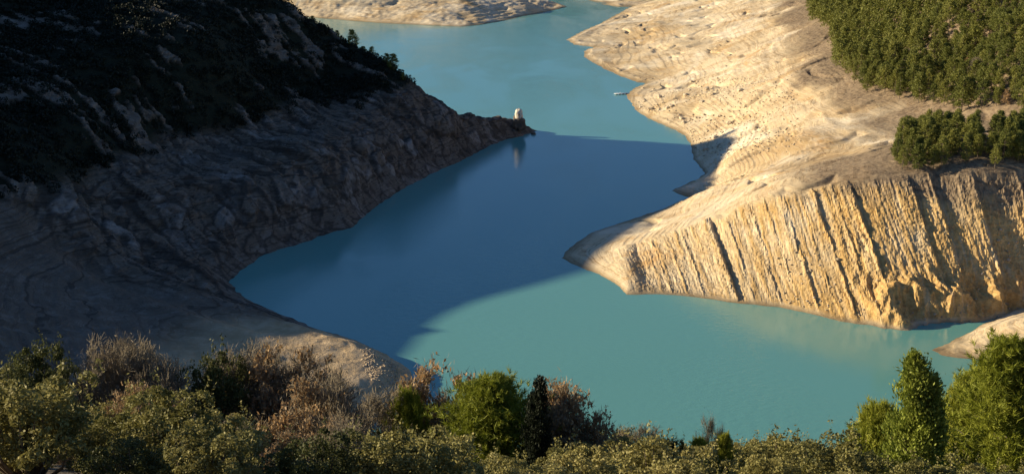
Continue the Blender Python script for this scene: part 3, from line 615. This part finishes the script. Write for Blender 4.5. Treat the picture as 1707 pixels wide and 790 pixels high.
fg('dry_oak', DRYO[0], 3.2, 3.2, 975, 690, 60, 'low peach-leaved bush to the right of the black conifer', 'dry oak', None, 50)
fg('dry_oak', DRYO[0], 3.2, 3.2, 446, 592, 68, 'orange-tan dry-leaved oak, the tallest brown one left of centre', 'dry oak', None, 110)
fg('dry_oak', DRYO[1], 3.2, 3.2, 505, 640, 64, 'tan dry-leaved oak in front of the lit rocky point', 'dry oak', None, 110)
fg('dry_oak', DRYO[0], 3.2, 3.2, 555, 690, 58, 'rusty dry-leaved bush below the lit rocky point', 'dry oak', None, 80)
fg('dry_oak', DRYO[0], 3.2, 3.2, 215, 635, 62, 'small orange-leaved bush among bare shrubs at the left', 'dry oak', None, 60)
fg('dry_oak', DRYO[1], 3.2, 3.2, 262, 655, 60, 'brownish half-bare oak left of the dark rounded bush', 'dry oak', None, 90)
fg('dark_oak', DOAK[0], 2.8, 3.4, 60, 572, 66, 'tall dark green oak bush near the left edge, topmost of the thicket', 'oak bush', None, 135)
fg('dark_oak', DOAK[1], 2.8, 3.4, 5, 605, 63, 'dark oak bush cut off by the left edge', 'oak bush', None, 120)
fg('dark_oak', DOAK[0], 2.8, 3.4, 352, 592, 67, 'dark rounded evergreen bush standing between the bare shrubs and the orange oak', 'oak bush', None, 128)
fg('dark_oak', DOAK[1], 2.8, 3.4, 985, 700, 63, 'dark low bush beside the peach-leaved bush at the lake edge', 'oak bush', None, 52)
fg('dark_oak', DOAK[0], 2.8, 3.4, 1122, 728, 61, 'small dark bush left of the tiny bright pine', 'oak bush', None, 60)
for (px, py, d, wp, lab) in [(165, 574, 66, 100, 'grey-tan leafless shrub left of the tallest bare crown'), (215, 563, 68, 105, 'tallest grey-tan bare crown against the shaded slope at left'), (245, 590, 66, 90, 'grey bare shrub sloping down toward the gap left of the dark rounded bush'),
                             (388, 578, 69, 60, 'thin bare shrub rising behind the dark rounded bush'), (480, 595, 70, 90, 'pinkish-grey bare shrub behind the orange oak'), (545, 628, 67, 80, 'bare grey shrub whose twigs cross the lit rocky point'),
                             (600, 640, 64, 85, 'bare pale-stemmed tree below the lit rocky point'), (640, 668, 61, 70, 'bare forked tree left of the small round pine'), (735, 660, 66, 70, 'reddish-grey leafless thicket between the round pine and the central pine'),
                             (300, 690, 56, 90, 'grey bare shrub low between the olive bushes at left'), (1062, 716, 64, 70, 'faint wispy leafless shrub at the lake edge right of centre'), (610, 690, 57, 70, 'bare grey-trunked tree among dark bushes left of the round pine')]:
    k = WISP if 'tree' in lab or 'faint' in lab else BARE[int(px) % 3]
    fg('bare_shrub', k, 3.2, 3.3, px, py, d, lab, 'bare shrub', 'bare shrubs of the foreground thicket', wp)
# the thicket of evergreen oak bushes that fills the rest
SIL = ([0, 60, 130, 150, 250, 280, 300, 400, 430, 480, 530, 640, 720, 760, 950, 1000, 1050, 1120, 1150, 1220, 1260, 1400, 1440, 1480, 1600, 1707], [612, 592, 615, 588, 600, 650, 608, 612, 622, 622, 660, 690, 715, 735, 735, 722, 735, 742, 748, 742, 728, 738, 752, 750, 715, 680])
cnt = 0
for d0 in np.arange(39, 86, 4.4):
    half = d0 * .44
    for x0 in np.arange(-half - 2, half + 2, 3.0):
        x = x0 + rng.uniform(-.8, .8); y = d0 + rng.uniform(-1.2, 1.2); g0 = float(hill(x, y)); px, _ = proj(x, y, g0 + 2)
        if px < -60 or px > 1770: continue
        hmax = at_dist(px, float(np.interp(px, *SIL)) + rng.uniform(2, 16), y)[2] - g0
        if 735 < px < 965 and y < 58: hmax = min(hmax, at_dist(px, rng.uniform(755, 775), y)[2] - g0)
        if px > 1425 and y < 58: hmax = min(hmax, at_dist(px, rng.uniform(775, 800), y)[2] - g0)
        if 630 < px < 715 and y < 62: hmax = min(hmax, at_dist(px, rng.uniform(725, 745), y)[2] - g0)
        h = min(rng.uniform(1.5, 4.0), hmax)
        if h < .9: continue
        _, pt = proj(x, y, g0 + h)
        if pt > 815: continue
        r = rng.random()
        tan = (125 < px < 290) or (395 < px < 660)
        if d0 > 52 and px < 740 and r < (.8 if tan else .25):
            if r < (.45 if tan else .15): pr, ph, nm, lab, cat, gr = BARE[cnt % 3], 3.2, 'bare_shrub', 'leafless grey-brown shrub deep in the thicket at lower left', 'bare shrub', 'leafless shrubs filling the lower left thicket'
            else: pr, ph, nm, lab, cat, gr = DRYO[cnt % 2], 3.2, 'dry_oak', 'dry-leaved tan bush deep in the thicket at lower left', 'dry oak', 'dry-leaved bushes filling the lower left thicket'
        elif r < (.75 if px < 160 and d0 > 48 else .30 if d0 > 55 else .2): pr, ph, nm, lab, cat, gr = DOAK[cnt % 2], 2.8, 'dark_oak', 'dark green oak bush inside the bottom thicket', 'oak bush', 'dark oak bushes of the bottom thicket'  # dark leaf colour also stands in for shaded hollows, most at far left
        else: pr, ph, nm, lab, cat, gr = OAK[cnt % 4], 2.8, 'evergreen_oak', 'olive-grey evergreen oak bush in the dense thicket along the bottom', 'oak bush', 'olive oak bushes along the bottom'
        sz = h / ph; sx = np.clip(sz, .85, 1.3) * rng.uniform(.85, 1.12)
        lab = lab.split(' in the dense')[0].split(' inside the')[0].split(' deep in')[0] + ' ' + where(px, pt)
        place(nm, pr, (x, y, g0 - .05), lab, cat, gr, rng.uniform(0, 6.28), (sx, sx, sz)); cnt += 1
print('thicket', cnt)

# ------------------------------------------------------------------ pine wood on the right bank
GR = dict(right_bank_terrain=GRID_R, headland_terrain=LEFT[:3])
def ground(name, x, y):
    X, Y, Z = GR[name]; gx, gy = X[0], Y[:, 0]
    i = int(np.clip(np.searchsorted(gx, x) - 1, 0, len(gx) - 2)); j = int(np.clip(np.searchsorted(gy, y) - 1, 0, len(gy) - 2))
    u = min(max((x - gx[i]) / (gx[i + 1] - gx[i]), 0), 1); v = min(max((y - gy[j]) / (gy[j + 1] - gy[j]), 0), 1)
    return float((Z[j, i] * (1 - u) + Z[j, i + 1] * u) * (1 - v) + (Z[j + 1, i] * (1 - u) + Z[j + 1, i + 1] * u) * v)
def inside(px, py, poly):
    c = False
    for (ax, ay), (bx, by) in zip(poly, poly[1:] + poly[:1]):
        if (ay > py) != (by > py) and px < (bx - ax) * (py - ay) / (by - ay) + ax: c = not c
    return c
WOOD = [(1330,-60),(1345,12),(1352,40),(1388,68),(1388,112),(1432,148),(1500,168),(1600,190),(1660,196),(1780,205),(1780,-60)]     # foot of the wood's edge as seen
GROVE = [(1488,286),(1530,286),(1640,284),(1790,282),(1790,232),(1700,232),(1640,240),(1560,228),(1505,240),(1486,262)]
cand = []
for y in np.arange(480, 1180, 7.0):
    for x in np.arange(95, 420, 7.0):
        xx = x + rng.uniform(-2.6, 2.6); yy = y + rng.uniform(-2.6, 2.6)
        cand.append((xx, yy))
cand = np.array(cand); cz = right_land(cand[:, 0], cand[:, 1])[0]
wood = []; grove = []
c2 = np.array([(x + rng.uniform(-2, 2), y + rng.uniform(-2, 2)) for y in np.arange(480, 600, 5.3) for x in np.arange(130, 260, 5.3)]); z2 = right_land(c2[:, 0], c2[:, 1])[0]
for (x, y), z in zip(c2, z2):
    px, py = proj(x, y, z)
    if px < 1750 and inside(px, py, GROVE): grove.append((x, y, z, py))
for (x, y), z in zip(cand, cz):
    px, py = proj(x, y, z)
    if px > 1750 or py < -14: continue
    if inside(px, py, WOOD): wood.append((x, y, z, py))
wood.sort(key=lambda t: t[1])
print('wood', len(wood), 'grove', len(grove))
for i, (x, y, z, py) in enumerate(wood[:165]):
    z = ground('right_bank_terrain', x, y); s = rng.choice([.85, .95, 1.1, 1.2, 1.4]) * rng.uniform(.9, 1.1)
    place('pine_tree', FP[i * 3 % 7], (x, y, z), 'green pine of the upper right wood, ' + ('lowest rows' if py > 130 else 'middle rows' if py > 75 else 'upper rows' if py > 25 else 'top of picture') + (', left end' if proj(x, y, z)[0] < 1430 else ', left half' if proj(x, y, z)[0] < 1530 else ', right half' if proj(x, y, z)[0] < 1630 else ', by the right edge'), 'pine tree', 'pines of the upper right wood', rng.uniform(0, 6.28), (s * rng.uniform(.9, 1.1), s, s * rng.uniform(.85, 1.1)))
for k, i in enumerate(range(7, 165, 20)):
    x, y, z, py = wood[i]; pr = DRYP if k % 3 == 0 else dict(trunk=BARE[k % 3]['trunk'], twigs=BARE[k % 3]['twigs']); s_ = .95 if k % 3 == 0 else 3.4
    place('dead_tree', pr, (x + 3.2, y - 3.0, ground('right_bank_terrain', x + 3.2, y - 3.0)), 'grey-brown bare or dead tree standing among the pines of the upper right wood', 'dead tree', 'dead trees in the upper right wood', k * 1.1, (s_, s_, s_))
rest = wood[165:]
if rest:
    me = FP[0]['crown']; n = len(me.vertices); V = np.empty(n * 3, np.float32); me.vertices.foreach_get('co', V); V = V.reshape(-1, 3)
    k = rng.permutation(n // 4)[:950]; Q = V.reshape(-1, 4, 3)[k]; Q = (Q - Q.mean(1, keepdims=True)) * 1.45 + Q.mean(1, keepdims=True); Q = Q.reshape(-1, 3)
    A = []
    for x, y, z, py in rest:
        a = rng.uniform(0, 6.28); s = rng.uniform(.95, 1.4); c, d = math.cos(a), math.sin(a)
        A.append(np.stack([Q[:, 0] * c - Q[:, 1] * d, Q[:, 0] * d + Q[:, 1] * c, Q[:, 2]], -1) * s + [x, y, z])
    A = np.concatenate(A); obj('distant_wood', mesh_np('distant_wood', A, np.arange(len(A)).reshape(-1, 4), M_FOREST), label='far part of the pine wood, top right corner', cat='wood', kind='stuff')
for i, (x, y, z, py) in enumerate(grove):
    z = ground('right_bank_terrain', x, y); s = rng.uniform(.78, 1.05)
    place('pine_tree', FP[(i * 2) % 7], (x, y, z), 'dark green pine of the grove above the striped cliff, ' + ('front row' if py > 268 else 'middle row' if py > 250 else 'back row') + (', left end' if proj(x, y, z)[0] < 1540 else ', middle' if proj(x, y, z)[0] < 1630 else ', by the right edge'), 'pine tree', 'pines of the grove above the striped cliff', rng.uniform(0, 6.28), (s, s, s * rng.uniform(.9, 1.1)))
for (px, py, hh, lab) in [(1662, 278, .75, 'orange-brown dead-leaved tree at the front of the small grove'),]:
    x, y = un(px, py, 40); place('dry_tree', DRYP, (x, y, ground('right_bank_terrain', x, y)), lab, 'dry tree', None, .4, (hh, hh, hh))
x, y = un(1393, 76, 40); place('bare_tree', dict(trunk=BARE[0]['trunk'], twigs=BARE[0]['twigs']), (x, y, ground('right_bank_terrain', x, y)), 'pinkish leafless tree at the left edge of the upper wood', 'bare tree', None, 0, (3., 3., 3.))
x, y = un(1503, 289, 38); place('bare_tree', dict(trunk=BARE[1]['trunk'], twigs=BARE[1]['twigs']), (x, y, ground('right_bank_terrain', x, y)), 'grey leafless tree at the left front of the small grove', 'bare tree', None, 0, (1.6, 1.6, 1.8))

def scatter_stuff(name, pts, mat, label, cat, n=26, rx=1.0, rz=.7, L=(.12, .3), aspect=.3, seed=5):
    """many small bushes as one mass"""
    g = np.random.default_rng(seed); V = []
    P = np.asarray(pts, float); i = np.repeat(np.arange(len(P)), n); sc = P[i, 3]
    o = rdir(len(i), g); C = P[i, :3] + o * (np.array([rx, rx, rz]) * (.35 + .65 * g.random((len(i), 1)) ** .5)) * sc[:, None]; C[:, 2] += rz * .55 * sc
    V, F = leaves(C, g.uniform(*L, len(i)) * sc, g.uniform(*L, len(i)) * sc * aspect, None, g)
    return obj(name, mesh_np(name, V, F, mat), label=label, cat=cat, kind='stuff')
# dry brush along the old shoreline of the right bank and on the brow of the striped cliff
N0 = 9000; bx = rng.uniform(60, 320, N0); by = 470 + 680 * rng.random(N0) ** 1.3; bz, _ = right_land(bx, by)
band = np.exp(-((bz - 36.5) / 6.0) ** 2) * np.clip(1.1 + 1.6 * fbm(bx * .03, by * .03, 3, 600), 0, 1.4) + .10 * sstep(18, 30, bz)
brow = sstep(118, 135, bx) * sstep(20, 34, bz) * sstep(512, 500, by)
keep = rng.random(N0) < np.maximum(band, brow * .9) * .8
pts = [(a, b, ground('right_bank_terrain', a, b), rng.uniform(.5, 1.25)) for a, b in zip(bx[keep], by[keep])]
print('brush', len(pts))
scatter_stuff('dry_brush', pts, M_BRUSH, 'low grey-brown dry brush along the old shoreline above the bare bank', 'brush', 34, 1.3, .8, (.16, .42), .16)

# ------------------------------------------------------------------ scrub on the shaded headland
gxx = rng.uniform(-250, 0, 26000); gyy = rng.uniform(440, 850, 26000)
Xl, Yl, Zl, Ol, Ul, Sl = LEFT
ix = np.clip(np.searchsorted(Xl[0], gxx), 0, Xl.shape[1] - 1); iy = np.clip(np.searchsorted(Yl[:, 0], gyy), 0, Xl.shape[0] - 1)
up = Ul[iy, ix]; out = Ol[iy, ix]; zz = Zl[iy, ix]
pxs, pys = proj(gxx, gyy, zz)
keep = (rng.random(len(gxx)) < up * (1 - .6 * out) * .5) & (pxs > -40) & (pys > -50) & (zz > 30)
pts = np.c_[gxx, gyy, zz, rng.uniform(.8, 1.9, len(gxx))][keep]
print('scrub', len(pts))
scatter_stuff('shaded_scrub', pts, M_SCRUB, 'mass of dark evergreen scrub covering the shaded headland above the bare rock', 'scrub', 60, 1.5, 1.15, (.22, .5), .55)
# trees that stand out along the headland's skyline
SKY = [(427, 4, 38, 'bushy pine at the top of the headland skyline, cut by the upper edge'), (465, 21, 24, 'upright dark pine standing alone on the headland skyline'), (483, 34, 20, 'short dark pine just below the upright one on the skyline'),
       (450, 14, 12, 'tiny conifer between the two skyline pines'), (522, 50, 14, 'pale-topped shrub on the upper skyline'), (540, 58, 12, 'small round shrub left of the sunlit skyline tree'), (588, 74, 28, 'sunlit greenish tree on the headland skyline'),
       (562, 66, 13, 'low dark shrub right after the pale-topped one'), (620, 92, 16, 'round dark shrub midway down the skyline'), (645, 104, 18, 'dark bush above the end of the skyline wood'), (655, 114, 26, 'last big dark bush where the skyline wood meets bare rock'), (605, 84, 14, 'small dark bush right of the sunlit tree'), (672, 130, 12, 'last tiny bush on the bare ridge')]
CR_PX = [(400,-14,758),(440,8,756),(480,26,754),(520,44,750),(560,64,744),(600,84,736),(640,106,724),(690,150,704)]
for i, (px, pyb, hp, lab) in enumerate(SKY):
    d = float(np.interp(px, [c[0] for c in CR_PX], [c[2] for c in CR_PX])) - 2; x = at_dist(px, pyb, d)[0]; z = ground('headland_terrain', x, d)
    h = hp / FPX * 1.04 * d; lit = 'sunlit' in lab or 'pale' in lab
    pr = FP[i * 3 % 7] if 'pine' in lab or 'conifer' in lab or 'tree' in lab else dict(trunk=FP[4]['trunk'], crown=FP[4]['crown'])
    s = h / 11.5; wide = 1.0 if 'pine' in lab or 'conifer' in lab else 1.7
    place('pine_tree' if wide == 1 and 'tree' not in lab else 'skyline_shrub', pr, (x, d, z - .1 * h), lab, 'tree' if wide == 1 or 'tree' in lab else 'shrub', None, rng.uniform(0, 6.28), (s * wide, s * wide, s))

# ------------------------------------------------------------------ pale stone block on the headland's tip, stray rocks, floating jetty
def stone_mat(name, a, b_):
    m, t, b = mat_new(name); q = NB(t); p = q.pos()
    t.links.new(q.ramp(q.noise(p, .8, 6, .7), [(0.35, a), (0.65, b_)]), b.inputs['Base Color']); b.inputs['Roughness'].default_value = 0.95
    t.links.new(q.bump(q.noise(p, 2.5, 5), .6, .15), b.inputs['Normal']); return m
M_PALE = stone_mat('pale_stone', (0.62, 0.56, 0.45), (0.8, 0.75, 0.64)); M_BOUL = stone_mat('boulder_stone', (0.45, 0.36, 0.24), (0.7, 0.6, 0.44)); M_DARKR = stone_mat('dark_rock', (0.08, 0.065, 0.05), (0.16, 0.13, 0.10)); M_NICHE = stone_mat('brown_niche', (0.2, 0.11, 0.045), (0.3, 0.17, 0.07))
def rock_mesh(seed, sx, sy, sz, mat, sub=3, rough=.28, boxy=.0):
    import bmesh
    bm = bmesh.new(); bmesh.ops.create_icosphere(bm, subdivisions=sub, radius=1.0); V = np.array([v.co[:] for v in bm.verts])
    if boxy: V = np.sign(V) * np.abs(V) ** (1 - boxy)
    r = 1 + rough * (fbm(V[:, 0] * 1.3 + seed, V[:, 1] * 1.3 + V[:, 2] * 1.1, 4, seed) + .6 * np.where(fbm(V[:, 2] * 2 + seed, V[:, 0] * 2 - V[:, 1], 2, seed + 3) > 0, .2, -.2))
    V = V * r[:, None] * [sx, sy, sz]
    for v, c in zip(bm.verts, V): v.co = c
    me = bpy.data.meshes.new('rock'); bm.to_mesh(me); bm.free(); me.materials.append(mat); return me
tx, ty, tz_ = at_dist(865, 199, 757); tz = at_dist(865, 196, 757)[2]
e = bpy.data.objects.new('stone_tower', None); COL.objects.link(e); e.location = (tx, ty, tz); e['label'] = 'small bright pale stone tower with a rounded top on the tip of the dark headland'; e['category'] = 'tower'
obj('footing', rock_mesh(3, 3.6, 3.0, 4.2, M_DARKR, 3, .3, .2), e).location = (0, 0, -3.6)
def tower_body():
    prof = [(2.3, -1.5), (2.25, 1.0), (2.15, 2.0), (2.05, 3.1), (1.9, 3.9), (1.5, 4.6), (.9, 5.0), (.01, 5.15)]; k = 20; V = []; F = []
    for j, (r, z) in enumerate(prof):
        for i in range(k):
            a = i / k * 6.2832; rr_ = r * (1 + .10 * math.sin(5 * a + 1.7 * j) + .09 * math.cos(3 * a - 2 * j) + rng.uniform(-.06, .06)); V.append((math.cos(a) * rr_, math.sin(a) * rr_ * .8, z + (.18 * math.sin(4 * a) if j > 2 else 0)))
    for j in range(len(prof) - 1):
        for i in range(k): F.append((j * k + i, j * k + (i + 1) % k, (j + 1) * k + (i + 1) % k, (j + 1) * k + i))
    return mesh_np('tower_body', V, F, M_PALE)
obj('tower_body', tower_body(), e)
me = bpy.data.meshes.new('niche'); a_ = [(-.42, .9), (.42, .9), (.42, 2.1), (0, 2.7), (-.42, 2.1)]
me.from_pydata([(x, -1.86, z) for x, z in a_] + [(x, -1.0, z) for x, z in a_], [], [(0, 1, 2, 3, 4)] + [(i, (i + 1) % 5, (i + 1) % 5 + 5, i + 5) for i in range(5)]); me.materials.append(M_NICHE); obj('niche', me, e)
x, y = un(889, 224, 0); obj('rock', rock_mesh(9, 1.5, 1.4, 1.1, M_DARKR), None, 'small dark rock poking out of the water off the headland tip', 'rock').location = (x, y, .1)
BO = [rock_mesh(30 + i, 1, .9, .75, M_BOUL, 2, .35, .25) for i in range(4)]
spots = [(1105,172),(1120,178),(1143,160),(1152,140),(1178,150),(1075,170),(1098,190),(1132,196),(1160,190),(1115,150),(1090,150),(1170,170),(1200,180),(1210,165),(1140,212),(1155,178),(1128,168),(1185,188),(1112,200),(1085,183),(1235,152),(1215,205),(1193,230),(1176,250),(1245,215),(1150,152),(1163,137),(1100,163),(1137,183),(1068,180)]
for i, (px, py) in enumerate(spots):
    z = 6.0
    for _ in range(4):
        x, y = un(px, py, z); z = ground('right_bank_terrain', x, y)
    o = obj('boulder', BO[i % 4], None, 'pale boulder lying on the bare slope behind the floating jetty', 'boulder', 'pale boulders on the right bank')
    s = rng.uniform(.7, 1.9); o.location = (x, y, z + .2 * s); o.scale = (s, s, s * rng.uniform(.8, 1.2)); o.rotation_euler = (0, 0, rng.uniform(0, 6.28))
m, t, b = mat_new('white_plastic'); b.inputs['Base Color'].default_value = (.75, .78, .8, 1); b.inputs['Roughness'].default_value = .5; M_WH = m
m, t, b = mat_new('grey_metal'); b.inputs['Base Color'].default_value = (.35, .37, .4, 1); b.inputs['Roughness'].default_value = .5; M_GM = m
def box(name, c, s, mat, parent):
    V = [(c[0] + a * s[0] / 2, c[1] + b_ * s[1] / 2, c[2] + d_ * s[2] / 2) for a in (-1, 1) for b_ in (-1, 1) for d_ in (-1, 1)]
    return obj(name, mesh_np(name, V, [(0, 1, 3, 2), (4, 6, 7, 5), (0, 4, 5, 1), (2, 3, 7, 6), (0, 2, 6, 4), (1, 5, 7, 3)], mat), parent)
jx, jy = un(1046, 157, 0); x2, y2 = un(1026, 158, 0); L_ = math.hypot(x2 - jx, y2 - jy)
e = bpy.data.objects.new('floating_jetty', None); COL.objects.link(e); e.location = (jx, jy, 0); e.rotation_euler = (0, 0, math.atan2(y2 - jy, x2 - jx)); e['label'] = 'thin white floating jetty reaching from the right bank into the water'; e['category'] = 'jetty'
box('deck', (L_ / 2, 0, .62), (L_ + 2, 1.7, .16), M_WH, e)
for k in range(4): box('float', (.8 + k * (L_ - 1) / 3.2, 0, .27), (1.3, 1.5, .5), M_GM, e)
for k in (0, 1): box('post', (L_ * .9 - k * 2.2, .7, 1.15), (.16, .16, 1.3), M_WH, e)

# rubble bands on the lit point and loose stones under the striped face
rub = []
for k in range(420):
    if k % 2: px, py = rng.normal(652, 11), rng.uniform(596, 645)
    else: px, py = 612 + rng.normal() * 5 + (k % 37) * .3, 588 + (k % 37) * 1.2 + rng.normal() * 3
    x, y = un(px, py, 5.0); rub.append((x, y, ground('headland_terrain', x, y), rng.uniform(.15, .5)))
for k in range(260):
    x = rng.uniform(100, 200); y = np.interp(x, *SHORE_F) + abs(rng.normal()) * 16 + 1; rub.append((x, y, ground('right_bank_terrain', x, y), rng.uniform(.2, .6) * (1.6 if rng.random() < .06 else 1)))
for k in range(900):
    px = rng.uniform(1060, 1330); py = rng.uniform(130, 260); z = 8.0
    for _ in range(3):
        x, y = un(px, py, z); z = ground('right_bank_terrain', x, y)
    if z > .6: rub.append((x, y, z, rng.uniform(.25, .7)))
base = rock_mesh(77, 1, .85, .7, M_BOUL, 1, .35, .3); BV = np.empty(len(base.vertices) * 3, np.float32); base.vertices.foreach_get('co', BV); BV = BV.reshape(-1, 3); BF = np.array([p.vertices[:] for p in base.polygons])
V = []; F = []
for i, (x, y, z, sz) in enumerate(rub):
    a = rng.uniform(0, 6.28); c_, d_ = math.cos(a), math.sin(a); q_ = BV * rng.uniform(.7, 1.3, 3) * sz
    V.append(np.stack([q_[:, 0] * c_ - q_[:, 1] * d_, q_[:, 0] * d_ + q_[:, 1] * c_, q_[:, 2]], -1) + [x, y, z + .1 * sz]); F.append(BF + i * len(BV))
obj('rubble', mesh_np('rubble', np.concatenate(V), np.concatenate(F), stone_mat('rubble_stone', (0.28, 0.22, 0.15), (0.55, 0.46, 0.33))), label='loose pale stones strewn over the bare banks', cat='rubble', kind='stuff')
